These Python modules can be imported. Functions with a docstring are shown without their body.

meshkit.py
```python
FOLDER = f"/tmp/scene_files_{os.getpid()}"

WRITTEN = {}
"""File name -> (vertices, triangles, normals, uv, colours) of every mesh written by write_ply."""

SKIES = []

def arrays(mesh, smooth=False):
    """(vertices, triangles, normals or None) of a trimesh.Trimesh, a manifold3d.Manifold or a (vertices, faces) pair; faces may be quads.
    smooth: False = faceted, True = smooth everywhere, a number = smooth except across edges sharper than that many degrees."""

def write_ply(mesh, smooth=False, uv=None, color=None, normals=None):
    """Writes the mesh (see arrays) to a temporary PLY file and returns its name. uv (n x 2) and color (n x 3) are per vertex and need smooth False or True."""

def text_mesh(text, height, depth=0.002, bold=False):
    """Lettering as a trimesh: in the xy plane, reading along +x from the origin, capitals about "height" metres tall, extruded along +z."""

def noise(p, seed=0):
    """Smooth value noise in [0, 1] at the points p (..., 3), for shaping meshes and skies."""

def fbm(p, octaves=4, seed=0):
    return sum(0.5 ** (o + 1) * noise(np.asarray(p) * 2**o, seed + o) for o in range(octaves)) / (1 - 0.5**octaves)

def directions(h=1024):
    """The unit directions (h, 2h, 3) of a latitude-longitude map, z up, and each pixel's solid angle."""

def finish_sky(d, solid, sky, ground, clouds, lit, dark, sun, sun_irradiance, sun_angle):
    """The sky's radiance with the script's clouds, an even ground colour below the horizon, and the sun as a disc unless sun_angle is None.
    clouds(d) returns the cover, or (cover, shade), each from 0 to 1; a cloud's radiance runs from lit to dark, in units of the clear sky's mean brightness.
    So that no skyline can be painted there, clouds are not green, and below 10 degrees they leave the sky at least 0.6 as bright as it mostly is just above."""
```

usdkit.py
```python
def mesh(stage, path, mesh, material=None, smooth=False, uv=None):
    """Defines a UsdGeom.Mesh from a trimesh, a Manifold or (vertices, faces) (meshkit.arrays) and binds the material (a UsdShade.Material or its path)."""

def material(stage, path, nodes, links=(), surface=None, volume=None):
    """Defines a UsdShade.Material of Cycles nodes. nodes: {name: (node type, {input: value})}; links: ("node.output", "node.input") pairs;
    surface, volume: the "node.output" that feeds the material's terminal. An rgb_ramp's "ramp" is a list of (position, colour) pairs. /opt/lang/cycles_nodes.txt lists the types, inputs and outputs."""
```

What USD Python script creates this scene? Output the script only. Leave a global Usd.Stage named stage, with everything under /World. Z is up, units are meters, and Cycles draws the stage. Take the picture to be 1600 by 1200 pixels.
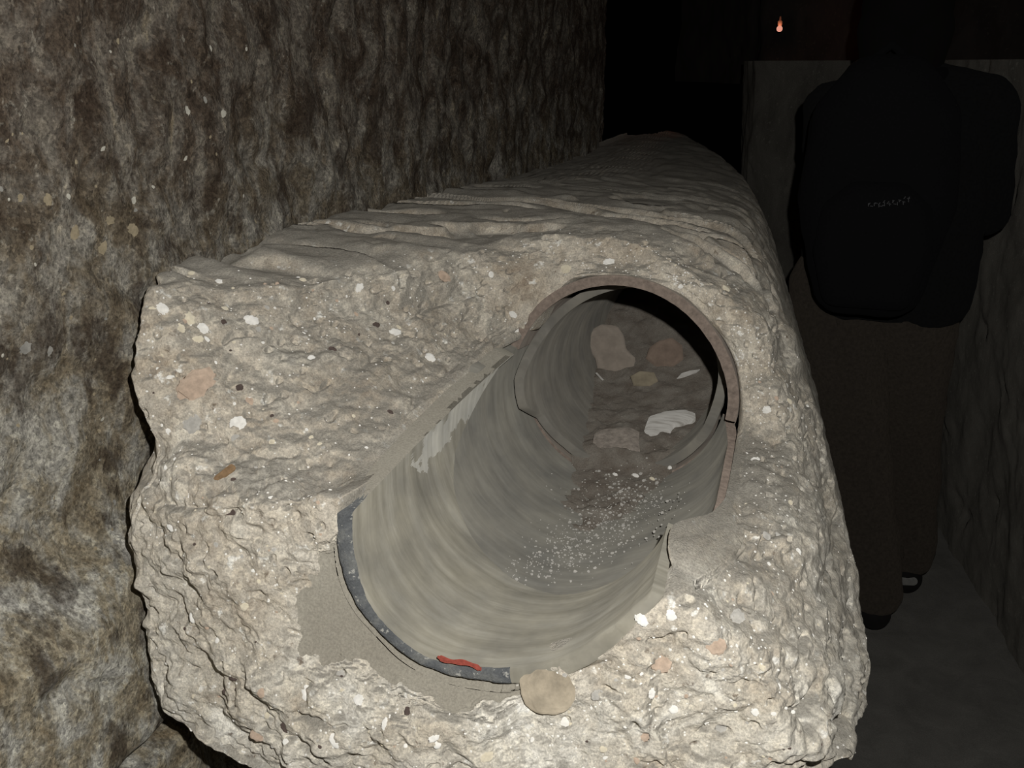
import math, random
import numpy as np, trimesh, manifold3d, shapely, usdkit, meshkit
from pxr import Usd, UsdGeom, UsdLux, Gf, Sdf
from scipy.interpolate import CubicSpline
from scipy.spatial import cKDTree

random.seed(7)
rng = np.random.default_rng(7)
stage = Usd.Stage.CreateInMemory()
UsdGeom.SetStageUpAxis(stage, UsdGeom.Tokens.z)
UsdGeom.SetStageMetersPerUnit(stage, 1.0)
UsdGeom.Xform.Define(stage, '/World')
UsdGeom.Scope.Define(stage, '/World/Looks')

# ------------------------------------------------------------------ camera, flash, exposure
F, CX, CY, H = 1500.0, 800.0, 600.0, 1.42            # focal length in pixels of a 1600 px wide picture, eye height
EXPOSURE = 0.0
FLASH_W = 14.5                                         # radiant power of the camera's built-in flash
FLASH_AT = (0.060, 0.078)                             # flash tube right of and above the lens, metres
pitch = math.atan(500 / F)
up = np.array([0, -math.cos(pitch), -math.sin(pitch)])
yw = np.array([506 / F, -500 / F, 1.0]); yw /= np.linalg.norm(yw)
xw = np.cross(yw, up)
M = np.stack([xw, yw, up])                            # camera axes (right, down, forward) -> world (across, along the tunnel, up)
EYE = np.array([0, 0, H])
cam = UsdGeom.Camera.Define(stage, '/World/camera')
cam.CreateFocalLengthAttr(36.0 * F / 1600)
cam.CreateHorizontalApertureAttr(36.0)
cam.CreateVerticalApertureAttr(27.0)
cam.CreateClippingRangeAttr(Gf.Vec2f(0.02, 100))
cam.CreateExposureAttr(EXPOSURE)
right, down, fwd = M[:, 0], M[:, 1], M[:, 2]
cam.AddTransformOp().Set(Gf.Matrix4d(*[float(x) for x in (*right, 0, *(-down), 0, *(-fwd), 0, *EYE, 1)]))

dome = UsdLux.DomeLight.Define(stage, '/World/ambient_dark')
dome.CreateIntensityAttr(0.0001)
dome.CreateColorAttr(Gf.Vec3f(0.8, 0.9, 1.0))
flash = UsdLux.SphereLight.Define(stage, '/World/camera_flash')
flash.CreateRadiusAttr(0.007)
flash.CreateColorAttr(Gf.Vec3f(1.0, 0.99, 0.965))
flash.CreateNormalizeAttr(True)
flash.CreateIntensityAttr(FLASH_W)
flash.AddTranslateOp().Set(Gf.Vec3d(*[float(x) for x in EYE + right * FLASH_AT[0] - down * FLASH_AT[1] + fwd * 0.01]))

# ------------------------------------------------------------------ survey of the photograph: rays to points in the tunnel
def ray(px): return M @ np.array([(px[0] - CX) / F, (px[1] - CY) / F, 1.0])
def at_y(px, y): d = ray(px); return EYE + d * (y / d[1])
def at_z(px, z): d = ray(px); return EYE + d * ((z - H) / d[2])
def to_px(P):
    q = (np.asarray(P) - EYE) @ M
    return np.stack([CX + F * q[..., 0] / q[..., 2], CY + F * q[..., 1] / q[..., 2]], -1)
# the conduit: S = its outer radius in metres; C = centre of its mouth, A = its axis (both in the camera's axes before turning to world)
S = 0.17
Cc = np.array([-0.1246, 0.7533, 5.2745])
Ac = np.array([0.33728, -0.2316, 1.0]); Ac /= np.linalg.norm(Ac)
Uc = np.array([1.0, 0, 0]) - Ac[0] * Ac; Uc /= np.linalg.norm(Uc)
Vc = np.cross(Ac, Uc)
PC, PU, PV, PA = EYE + M @ Cc * S, M @ Uc, M @ Vc, M @ Ac
def at_t(px, t):                                      # where a ray meets the plane across the conduit, t radii behind its mouth
    d = ray(px); return EYE + d * (((PC + PA * t * S - EYE) @ PA) / (d @ PA))
PIPE_MAT = Gf.Matrix4d(*[float(x) for x in (*PU, 0, *PV, 0, *PA, 0, *PC, 1)])
def pipe_world(L): L = np.asarray(L, float); return PC + L[..., :1] * PU + L[..., 1:2] * PV + L[..., 2:3] * PA

# ------------------------------------------------------------------ scene helpers
used = {}
def numbered(path):
    n = used.get(path, -1) + 1; used[path] = n
    return path if n == 0 else f'{path}_{n:03d}'
def tag(prim, label=None, cat=None, group=None, kind=None):
    for k, v in (('label', label), ('category', cat), ('group', group), ('kind', kind)):
        if v: prim.SetCustomDataByKey(k, v)
    return prim
def obj(name, mesh, mat, parent=None, smooth=True, matrix=None, **kw):
    path = numbered((str(parent.GetPath()) if parent else '/World') + '/' + name)
    m = usdkit.mesh(stage, path, mesh, mat, smooth=smooth)
    if matrix is not None: m.AddTransformOp().Set(matrix)
    return tag(m.GetPrim(), **kw)
def thing(name, label=None, cat=None, group=None, kind=None, loc=None, matrix=None):
    x = UsdGeom.Xform.Define(stage, numbered('/World/' + name))
    if matrix is not None: x.AddTransformOp().Set(matrix)
    elif loc is not None: x.AddTranslateOp().Set(Gf.Vec3d(*map(float, loc)))
    return tag(x.GetPrim(), label, cat, group, kind)
def fbm(P, scale, octaves=4, seed=0, stretch=(1, 1, 1)):
    return meshkit.fbm(np.asarray(P) * (scale * np.asarray(stretch, float)), octaves, seed) - 0.5
def ridged(P, scale, octaves=3, seed=0, stretch=(1, 1, 1)):
    P = np.asarray(P) * (scale * np.asarray(stretch, float)); out = 0
    for o in range(octaves): out = out + 0.5 ** o * np.abs(2 * meshkit.noise(P * 2 ** o, seed + o) - 1)
    return out / (2 - 0.5 ** (octaves - 1))
def grid_faces(n, m, closed=False):
    i = np.arange(n - 1)[:, None]; cols = m if closed else m - 1; j = np.arange(cols)[None]
    a = i * m + j; b = i * m + (j + 1) % m
    q = np.stack([a, b, b + m, a + m], -1).reshape(-1, 4)
    return np.vstack([q[:, [0, 1, 2]], q[:, [0, 2, 3]]])
def grid_normals(G, closed=False):
    du = np.gradient(G, axis=0)
    dv = (np.roll(G, -1, 1) - np.roll(G, 1, 1)) if closed else np.gradient(G, axis=1)
    n = np.cross(dv, du); return n / np.maximum(np.linalg.norm(n, axis=-1, keepdims=True), 1e-12)
def sstep(x, a, b): t = np.clip((x - a) / (b - a), 0, 1); return t * t * (3 - 2 * t)

# ------------------------------------------------------------------ materials
def mat(name, nodes, links, rough=0.9, diffuse_rough=0.8):
    nodes = {'tc': ('texture_coordinate', {}), 'bsdf': ('principled_bsdf', {'roughness': rough, 'diffuse_roughness': diffuse_rough, 'specular_ior_level': 0.15}), **nodes}
    return usdkit.material(stage, '/World/Looks/' + name, nodes, links, surface='bsdf.BSDF')
def plain(name, col, rough=0.8, noise=0.25, scale=60, bump=0.15, dist=0.002):
    c = np.array(col)
    return mat(name, {'n': ('noise_texture', {'scale': scale, 'detail': 5.0, 'roughness': 0.65}),
        'r': ('rgb_ramp', {'ramp': [(0.3, c * (1 - noise)), (0.7, np.minimum(c * (1 + noise), 1))]}),
        'b': ('bump', {'strength': bump, 'distance': dist})},
        [('tc.object', 'n.vector'), ('n.fac', 'r.fac'), ('r.color', 'bsdf.base_color'), ('n.fac', 'b.height'), ('b.normal', 'bsdf.normal')], rough)
def rock(name, big, spots, dark, big_scale=9, spot_scale=70, spot_at=(0.60, 0.70), dark_at=(0.66, 0.74), stretch=(1, 1, 1), fine=420, bump=0.6, bdist=0.0016, dark_scale=38, spot_amt=0.9, dark_amt=0.8, fine_amt=0.5, agg=None, dust_shade=None, low=None):
    '''mottled stone: a ramp of tones, pale inclusions, dark specks, fine grain with relief; agg: aggregate cells (scale, amount); dust: dusty grey on upward faces, plus shade painted on right-facing sides; low: second tones below a stain line at height z'''
    nodes = {
        'map': ('mapping', {'scale': stretch}), 'geo': ('geometry', {}), 'sep': ('separate_xyz', {}), 'sepn': ('separate_xyz', {}),
        'n1': ('noise_texture', {'scale': big_scale, 'detail': 10.0, 'roughness': 0.66, 'distortion': 0.5}),
        'r1': ('rgb_ramp', {'ramp': big}),
        'n2': ('noise_texture', {'scale': spot_scale, 'detail': 4.0, 'roughness': 0.6}),
        'r2': ('rgb_ramp', {'ramp': [(spot_at[0], (0, 0, 0)), (spot_at[1], (spot_amt,) * 3)]}),
        'm2': ('mix_color', {'b': spots}),
        'n3': ('noise_texture', {'scale': dark_scale, 'detail': 6.0, 'roughness': 0.7}),
        'r3': ('rgb_ramp', {'ramp': [(dark_at[0], (0, 0, 0)), (dark_at[1], (dark_amt,) * 3)]}),
        'm3': ('mix_color', {'b': dark}),
        'n4': ('noise_texture', {'scale': fine, 'detail': 3.0, 'roughness': 0.7}),
        'r4': ('rgb_ramp', {'ramp': [(0.25, (1 - 0.5 * fine_amt,) * 3), (0.75, (1 + 0.5 * fine_amt,) * 3)]}),
        'm4': ('mix_color', {'blend_type': 'multiply', 'fac': 1.0, 'use_clamp': False}),
        'h': ('math', {'math_type': 'add'}),
        'b': ('bump', {'strength': bump, 'distance': bdist})}
    links = [('tc.object', 'map.vector'), ('map.vector', 'n1.vector'), ('tc.object', 'n2.vector'), ('map.vector', 'n3.vector'), ('tc.object', 'n4.vector'),
             ('n1.fac', 'r1.fac'), ('n2.fac', 'r2.fac'), ('n3.fac', 'r3.fac'), ('n4.fac', 'r4.fac'), ('geo.position', 'sep.vector'), ('geo.normal', 'sepn.vector'),
             ('r2.color', 'm2.fac'), ('m2.result', 'm3.a'), ('r3.color', 'm3.fac'), ('m4.result', 'bsdf.base_color'), ('r4.color', 'm4.b'),
             ('n2.fac', 'h.value1'), ('n4.fac', 'h.value2'), ('h.value', 'b.height'), ('b.normal', 'bsdf.normal')]
    src = 'r1.color'
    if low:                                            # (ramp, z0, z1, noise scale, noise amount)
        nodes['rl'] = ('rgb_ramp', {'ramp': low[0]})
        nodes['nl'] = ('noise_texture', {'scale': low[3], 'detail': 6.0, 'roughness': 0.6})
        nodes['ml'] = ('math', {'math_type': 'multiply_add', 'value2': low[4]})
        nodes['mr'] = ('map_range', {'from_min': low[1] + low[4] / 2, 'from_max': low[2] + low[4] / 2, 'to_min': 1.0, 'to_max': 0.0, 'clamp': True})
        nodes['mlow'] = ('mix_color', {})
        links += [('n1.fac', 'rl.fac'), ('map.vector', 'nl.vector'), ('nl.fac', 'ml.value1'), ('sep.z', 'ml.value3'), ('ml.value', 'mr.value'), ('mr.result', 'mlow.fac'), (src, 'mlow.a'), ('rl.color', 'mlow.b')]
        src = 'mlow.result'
    if agg:
        nodes['va'] = ('voronoi_texture', {'scale': agg[0], 'randomness': 1.0})
        nodes['vs'] = ('separate_xyz', {})
        nodes['vr'] = ('rgb_ramp', {'ramp': [(0.0, (1 - agg[1],) * 3), (0.55, (1.0, 1.0, 1.0)), (1.0, (1 + agg[1], 1 + agg[1], 1 + agg[1] * .9))]})
        nodes['vm'] = ('mix_color', {'blend_type': 'multiply', 'fac': 1.0, 'use_clamp': False})
        nodes['wob'] = ('noise_texture', {'scale': agg[0] * 1.5, 'detail': 3.0}); nodes['wm'] = ('mix_vector', {'fac': 0.012})
        links += [('tc.object', 'wob.vector'), ('tc.object', 'wm.a'), ('wob.color', 'wm.b'), ('wm.result', 'va.vector'), ('va.color', 'vs.vector'), ('vs.x', 'vr.fac'), (src, 'vm.a'), ('vr.color', 'vm.b')]
        src = 'vm.result'
    links.append((src, 'm2.a')); end = 'm3.result'
    if dust_shade:                                           # (colour, normal from, to, amount); the x part paints shade on right-facing sides
        nodes['dr'] = ('map_range', {'from_min': dust_shade[1], 'from_max': dust_shade[2], 'to_min': 0.0, 'to_max': dust_shade[3], 'clamp': True})
        nodes['dm'] = ('mix_color', {'b': dust_shade[0]})
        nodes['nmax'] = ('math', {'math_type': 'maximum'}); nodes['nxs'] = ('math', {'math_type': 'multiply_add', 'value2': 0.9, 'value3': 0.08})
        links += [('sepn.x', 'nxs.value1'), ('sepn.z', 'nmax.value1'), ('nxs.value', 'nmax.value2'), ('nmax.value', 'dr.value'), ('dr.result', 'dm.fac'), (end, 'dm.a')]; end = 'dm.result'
    links.append((end, 'm4.a'))
    return mat(name, nodes, links, 0.95, 0.5)

MORTAR = rock('rough_mortar', [(0.30, (0.335, 0.272, 0.205)), (0.42, (0.448, 0.39, 0.31)), (0.52, (0.52, 0.467, 0.386)), (0.64, (0.592, 0.547, 0.462)), (0.76, (0.695, 0.655, 0.578))], (0.80, 0.78, 0.72), (0.15, 0.11, 0.075),
            big_scale=13, spot_scale=62, spot_at=(0.62, 0.69), dark_scale=52, dark_at=(0.62, 0.69), agg=(130, 0.17), dust_shade=((0.275, 0.257, 0.22), .62, .95, .85), bump=0.9, bdist=0.0022, fine_amt=0.75,
            low=([(0.30, (0.41, 0.35, 0.275)), (0.42, (0.54, 0.49, 0.405)), (0.55, (0.62, 0.58, 0.50)), (0.70, (0.76, 0.735, 0.67))], H - .60, H - .38, 5.0, .30))
PATCH = rock('smooth_mortar', [(0.3, (0.30, 0.275, 0.225)), (0.6, (0.345, 0.32, 0.265)), (0.75, (0.39, 0.365, 0.31))], (0.5, 0.46, 0.38), (0.20, 0.17, 0.13), spot_at=(0.68, 0.75), bump=0.25)
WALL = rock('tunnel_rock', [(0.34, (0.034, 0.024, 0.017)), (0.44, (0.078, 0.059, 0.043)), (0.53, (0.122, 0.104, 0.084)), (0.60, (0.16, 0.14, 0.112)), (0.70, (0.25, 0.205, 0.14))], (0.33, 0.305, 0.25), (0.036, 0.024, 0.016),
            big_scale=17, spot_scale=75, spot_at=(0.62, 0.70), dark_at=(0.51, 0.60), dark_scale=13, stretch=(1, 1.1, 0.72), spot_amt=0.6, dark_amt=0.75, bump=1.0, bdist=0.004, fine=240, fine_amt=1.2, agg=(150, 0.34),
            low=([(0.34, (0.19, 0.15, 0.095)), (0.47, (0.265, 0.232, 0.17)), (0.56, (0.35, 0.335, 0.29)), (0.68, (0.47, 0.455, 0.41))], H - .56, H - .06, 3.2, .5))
WALLFAR = rock('far_rock', [(0.35, (0.085, 0.078, 0.066)), (0.65, (0.145, 0.135, 0.115))], (0.17, 0.16, 0.135), (0.04, 0.034, 0.027), stretch=(1, 1, 0.5))
SHADE_ROCK = rock('shade_dark_rock', [(0.35, (0.028, 0.025, 0.022)), (0.65, (0.048, 0.043, 0.038))], (0.06, 0.055, 0.045), (0.015, 0.012, 0.01), stretch=(1, 1, 0.5))  # darker copy of the far rock, unlit blackness put into its colour
FLOOR = rock('floor_dust', [(0.35, (0.105, 0.10, 0.09)), (0.65, (0.145, 0.138, 0.124))], (0.2, 0.19, 0.165), (0.055, 0.043, 0.03), spot_at=(0.7, 0.8), bump=0.3)
def clay(name, tones, streak=(0.45, 0.43, 0.37), amt=0.5, z=30):
    '''wheel-thrown clay: tones that run round the pipe as thin rings, with chalky streaks'''
    nodes = {'map': ('mapping', {'scale': (5.0, 5.0, z)}), 'n': ('noise_texture', {'scale': 1.6, 'detail': 8.0, 'roughness': 0.6, 'distortion': 0.4}), 'r': ('rgb_ramp', {'ramp': tones}),
        'n2': ('noise_texture', {'scale': 3.0, 'detail': 7.0, 'roughness': 0.7}), 'r2': ('rgb_ramp', {'ramp': [(0.56, (0, 0, 0)), (0.72, (amt,) * 3)]}), 'mx': ('mix_color', {'b': streak}),
        'n3': ('noise_texture', {'scale': 17.0, 'detail': 6.0, 'roughness': 0.6}), 'r3': ('rgb_ramp', {'ramp': [(0.3, (0.80, 0.80, 0.81)), (0.7, (1.18, 1.16, 1.12))]}), 'm3': ('mix_color', {'blend_type': 'multiply', 'fac': 1.0, 'use_clamp': False}),
        'b': ('bump', {'strength': 0.2, 'distance': 0.001})}
    return mat(name, nodes, [('tc.object', 'map.vector'), ('map.vector', 'n.vector'), ('map.vector', 'n2.vector'), ('tc.object', 'n3.vector'), ('n.fac', 'r.fac'), ('n2.fac', 'r2.fac'), ('n3.fac', 'r3.fac'),
        ('r.color', 'mx.a'), ('r2.color', 'mx.fac'), ('mx.result', 'm3.a'), ('r3.color', 'm3.b'), ('m3.result', 'bsdf.base_color'), ('n.fac', 'b.height'), ('b.normal', 'bsdf.normal')], 0.8, 0.6)
CLAY_A = clay('clay_grey_olive', [(0.32, (0.215, 0.203, 0.165)), (0.5, (0.28, 0.265, 0.22)), (0.68, (0.345, 0.33, 0.282))], z=34, amt=.3)
CHALK = clay('chalk_streak', [(0.3, (0.36, 0.35, 0.31)), (0.5, (0.44, 0.43, 0.385)), (0.7, (0.52, 0.51, 0.465))], z=60)
CLAY_B = clay('clay_grey', [(0.3, (0.212, 0.203, 0.176)), (0.5, (0.246, 0.237, 0.207)), (0.7, (0.285, 0.276, 0.243))], z=34, amt=.2)
CLAY_C = clay('clay_brown_grey', [(0.3, (0.20, 0.17, 0.145)), (0.5, (0.24, 0.21, 0.18)), (0.7, (0.29, 0.26, 0.225))], amt=0.2)
CLAY_D = clay('clay_dark', [(0.3, (0.185, 0.174, 0.15)), (0.5, (0.215, 0.203, 0.177)), (0.7, (0.255, 0.242, 0.212))], amt=0.15)
RIM = rock('fired_grey_rim', [(0.35, (0.085, 0.09, 0.095)), (0.5, (0.125, 0.13, 0.132)), (0.66, (0.20, 0.20, 0.185))], (0.42, 0.41, 0.37), (0.05, 0.05, 0.05), big_scale=24, spot_scale=150, spot_at=(0.60, 0.66), dark_scale=90, bump=0.9)
RIMB = plain('broken_clay_edge', (0.25, 0.2, 0.165), 0.85, 0.3, 120, 0.5)
SILT = rock('pipe_silt', [(0.32, (0.15, 0.124, 0.10)), (0.5, (0.205, 0.18, 0.15)), (0.68, (0.26, 0.236, 0.20))], (0.40, 0.37, 0.32), (0.08, 0.06, 0.045), big_scale=25, spot_scale=160, spot_at=(0.66, 0.74), bump=0.8)
STONE = [plain('silt_stone_tan', (0.34, 0.29, 0.24), 0.9, 0.15, 50), plain('silt_stone_brown', (0.27, 0.205, 0.16), 0.9, 0.2, 50), plain('silt_stone_yellow', (0.31, 0.265, 0.19), 0.9, 0.2, 50)]
CHIP = [plain('chip_white', (0.80, 0.78, 0.73), 0.8, 0.12, 150, 0.3), plain('chip_cream', (0.66, 0.60, 0.47), 0.85, 0.15, 150, 0.3), plain('chip_grey', (0.46, 0.44, 0.40), 0.85, 0.2, 150, 0.3),
        plain('chip_pink', (0.50, 0.39, 0.30), 0.85, 0.2, 150, 0.3), plain('chip_dark', (0.10, 0.075, 0.065), 0.8, 0.3, 150, 0.3)]
CHIPW = [plain('wall_chip_pale', (0.42, 0.40, 0.34), 0.85, 0.2, 120, 0.3), plain('wall_chip_tan', (0.27, 0.225, 0.15), 0.85, 0.25, 120, 0.3), plain('wall_chip_grey', (0.24, 0.23, 0.205), 0.85, 0.25, 120, 0.3)]
REED = plain('brown_reed', (0.24, 0.155, 0.085), 0.8, 0.25, 200, 0.4)
RED = plain('red_paint', (0.30, 0.07, 0.05), 0.8, 0.25, 300, 0.3)
SHERD = mat('chalky_sherd', {'map': ('mapping', {'scale': (12.0, 90.0, 40.0)}), 'n': ('noise_texture', {'scale': 1.6, 'detail': 6.0, 'roughness': 0.6}), 'r': ('rgb_ramp', {'ramp': [(0.3, (0.33, 0.305, 0.27)), (0.5, (0.55, 0.53, 0.49)), (0.7, (0.68, 0.66, 0.62))]}), 'b': ('bump', {'strength': 0.5, 'distance': 0.0015})},
    [('tc.object', 'map.vector'), ('map.vector', 'n.vector'), ('n.fac', 'r.fac'), ('r.color', 'bsdf.base_color'), ('n.fac', 'b.height'), ('b.normal', 'bsdf.normal')])
SHERD2 = plain('brown_sherd', (0.27, 0.235, 0.2), 0.85, 0.35, 120, 0.4)
BLACK = plain('black_nylon', (0.004, 0.004, 0.0045), 0.9, 0.3, 200, 0.3)
JACKET = plain('black_jacket_cloth', (0.0075, 0.0075, 0.0075), 0.95, 0.3, 150, 0.3)
TROUSER = plain('brown_trouser_cloth', (0.05, 0.041, 0.032), 0.95, 0.25, 120, 0.3)
SHOE = plain('dark_shoe_leather', (0.012, 0.011, 0.01), 0.8, 0.2, 60, 0.2)
HEEL = plain('pale_heel_patch', (0.2, 0.195, 0.18), 0.8, 0.2, 60, 0.2)
SKIN = plain('skin', (0.42, 0.27, 0.2), 0.6, 0.1, 60, 0.1)
HAIR = plain('dark_hair', (0.004, 0.0035, 0.003), 0.9, 0.3, 300, 0.4)
EMBLEM = plain('grey_embroidery', (0.07, 0.07, 0.072), 0.8, 0.4, 300, 0.3)
METAL = plain('lamp_metal', (0.08, 0.07, 0.06), 0.5, 0.2, 40, 0.1)
GLOW = usdkit.material(stage, '/World/Looks/lamp_glow', {'e': ('emission', {'color': (1.0, 0.42, 0.30), 'strength': 0.75})}, surface='e.emission')

# ------------------------------------------------------------------ the mortar block, lofted from the opening round the pipe out over the face and back along the tunnel
hole = [((798,1069),-.02),((701,1056),-.02),((639,1029),-.02),((605,1001),-.02),((569,963),-.02),((543,920),-.02),((530,872),-.02),((526,831),-.02),((528,794),-.02),((535,769),.05),((562,746),.4),((600,709),.76),((650,659),1.26),((700,609),1.81),((750,564),2.42),((800,524),3.05),((825,511),3.2),((858,473),3.22),((890,438),3.25),((930,429),3.25),((992,434),3.25),((1055,455),3.25),((1093,485),3.25),((1131,528),3.25),((1154,580),3.2),((1161,635),3.0),((1157,697),2.6),((1143,786),1.45),((1134,809),1.18),((1109,830),.9),((1055,846),.5),((1051,885),.3),((1050,918),.1),((1007,963),-.02),((962,1010),-.02),((905,1035),-.02),((850,1046),-.02)]
edge = [((800,1235),-.15),((600,1240),-.15),((430,1228),-.12),((340,1180),-.05),((283,1138),.05),((240,1085),.1),((226,1010),.12),((228,940),.15),((206,860),.15),((205,780),.18),((240,700),.3),((206,590),.35),((220,505),.5),((262,450),.8),((420,450),1.4),((600,424),2.2),((700,405),2.8),((770,390),3.2),((840,376),3.45),((930,372),3.5),((1010,380),3.5),((1090,411),3.6),((1155,452),3.75),((1203,497),3.85),((1236,552),3.9),((1262,635),3.7),((1284,722),3.4),((1306,830),3.0),((1325,920),2.6),((1340,1000),2.3),((1345,1060),2.0),((1340,1112),1.7),((1306,1186),.9),((1200,1232),.25),((1080,1238),-.05),((1000,1238),-.1),((900,1238),-.15)]
K = len(hole)
Hw = np.array([at_t(*h) for h in hole]); Ew = np.array([at_t(*e) for e in edge])
def mid(f, push):
    out = []
    for k in range(K):
        (p, t), (q, s) = hole[k], edge[k]
        px = np.array(p) * (1 - f) + np.array(q) * f
        tt = t * (1 - f) + s * f
        if 21 <= k <= 32: tt = t + (s - t) * max(0, f - .35) ** 1.5 - .06
        if 1 <= k <= 9: tt -= push
        out.append(at_t(px, tt))
    return np.array(out)
sleeve = Hw + PA * (0.25 * S) - (Hw - PC - ((Hw - PC) @ PA)[:, None] * PA) * 0.045
axis_c = np.array([-0.33, 0, H - 0.5])
out = Ew - axis_c; out[:, 1] = 0; out /= np.linalg.norm(out, axis=1, keepdims=True)
xr = lambda y: np.interp(y, [0.8, 1.3, 1.6, 2.9, 3.7, 5.2], [0.06, 0.0, -0.02, -0.13, -0.30, -0.8])
ztop = {13: -.222, 14: -.222, 15: -.222, 16: -.224, 17: -.226, 18: -.23, 19: -.234, 20: -.24, 21: -.25, 22: -.268}
def back(dy, round_=0.0):
    B = Ew.copy(); B[:, 1] += dy
    f = min(1, dy / 0.3)
    for k in range(K):
        y = B[k, 1]
        if k in ztop: B[k, 2] = Ew[k, 2] * (1 - f) + (H + ztop[k] - .028 - .035 * float(sstep(np.array(y), 1.5, 3.0))) * f
        w0, w1 = xr(Ew[26, 1]) + .8, xr(max(y, Ew[26, 1])) + .8
        if 4 <= k <= 13: B[k, 0] = Ew[k, 0] * (1 - f) - 0.80 * f
        elif k >= 14: B[k, 0] = -.8 + (Ew[k, 0] + .8) * w1 / w0
    return B + out * round_
loops = [sleeve, Hw, mid(0.22, 0.06), mid(0.5, 0.16), mid(0.8, 0.12), Ew, back(0.05, 0.012), back(0.18, 0.0), back(0.5), back(1.1), back(2.0), back(3.2)]
pos = np.array([0, .12, .30, .55, .82, 1.0, 1.08, 1.22, 1.45, 1.75, 2.1, 2.5])
rows = np.concatenate([np.linspace(0, .12, 6, endpoint=False), np.linspace(.12, 1.1, 300, endpoint=False), np.linspace(1.1, 1.45, 120, endpoint=False), np.linspace(1.45, 1.8, 110, endpoint=False), np.linspace(1.8, 2.5, 60)])
N = 1300
L = np.stack(loops)                                                        # (loops, K, 3)
per = CubicSpline(np.arange(K + 1), np.concatenate([L, L[:, :1]], 1), axis=1, bc_type='periodic')
# columns denser where the face is wide
seg = np.linalg.norm(np.roll(Ew, -1, 0) - Ew, axis=1) + 0.8 * np.linalg.norm(np.roll(Hw, -1, 0) - Hw, axis=1) + 0.02
cum = np.concatenate([[0], np.cumsum(seg)]); uu = np.interp(np.linspace(0, cum[-1], N, endpoint=False), cum, np.arange(K + 1))
from scipy.interpolate import PchipInterpolator
G = PchipInterpolator(pos, per(uu), axis=0)(rows)                           # (R, N, 3)
R_ = len(rows)
nrm = grid_normals(G, True)
if (nrm[150].mean(0) @ np.array([0, -1.0, 0])) < 0: nrm = -nrm; FLIP = True
else: FLIP = False
rowv = np.broadcast_to(rows[:, None], (R_, N))
pxg = to_px(G)
near_hole = sstep(rowv, .125, .22)                                          # calm where the mortar meets the pipe
patch_poly = shapely.Polygon([(470,905),(492,868),(540,835),(575,850),(580,930),(640,1000),(720,1040),(815,1058),(835,1080),(800,1100),(740,1120),(690,1112),(648,1092),(622,1083),(600,1066),(575,1062),(560,1040),(535,1030),(505,1050),(490,1040),(470,1038),(448,990),(455,945)])
face = rowv < 0.98
def inside(poly, P, grow=0):
    q = poly.buffer(grow); return shapely.contains_xy(q, P[..., 0], P[..., 1])
patch_d = np.zeros((R_, N))
jit = np.stack([fbm(G, 60, 3, 91), fbm(G, 60, 3, 92)], -1) * 34
for gr, w in ((-12, .25), (-6, .25), (0, .25), (6, .25)):
    patch_d += w * (inside(patch_poly, pxg + jit, gr) & face)
calm_poly = [shapely.Polygon([(590,700),(700,590),(800,505),(815,525),(700,625),(610,715)]), shapely.Polygon([(1045,850),(1115,815),(1140,800),(1165,850),(1120,890),(1050,930)]), shapely.Polygon([(790,470),(830,400),(900,420),(840,480),(815,510)])]
calm = np.zeros((R_, N))
for q in calm_poly: calm = np.maximum(calm, .5 * inside(q, pxg + jit * .5, 0) + .5 * inside(q, pxg + jit * .5, 8))
calm = np.maximum(calm, patch_d)
d = np.zeros((R_, N))
lump = fbm(G, 11, 3, 3); med = fbm(G, 34, 3, 5); fin = fbm(G, 110, 3, 9)
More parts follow.
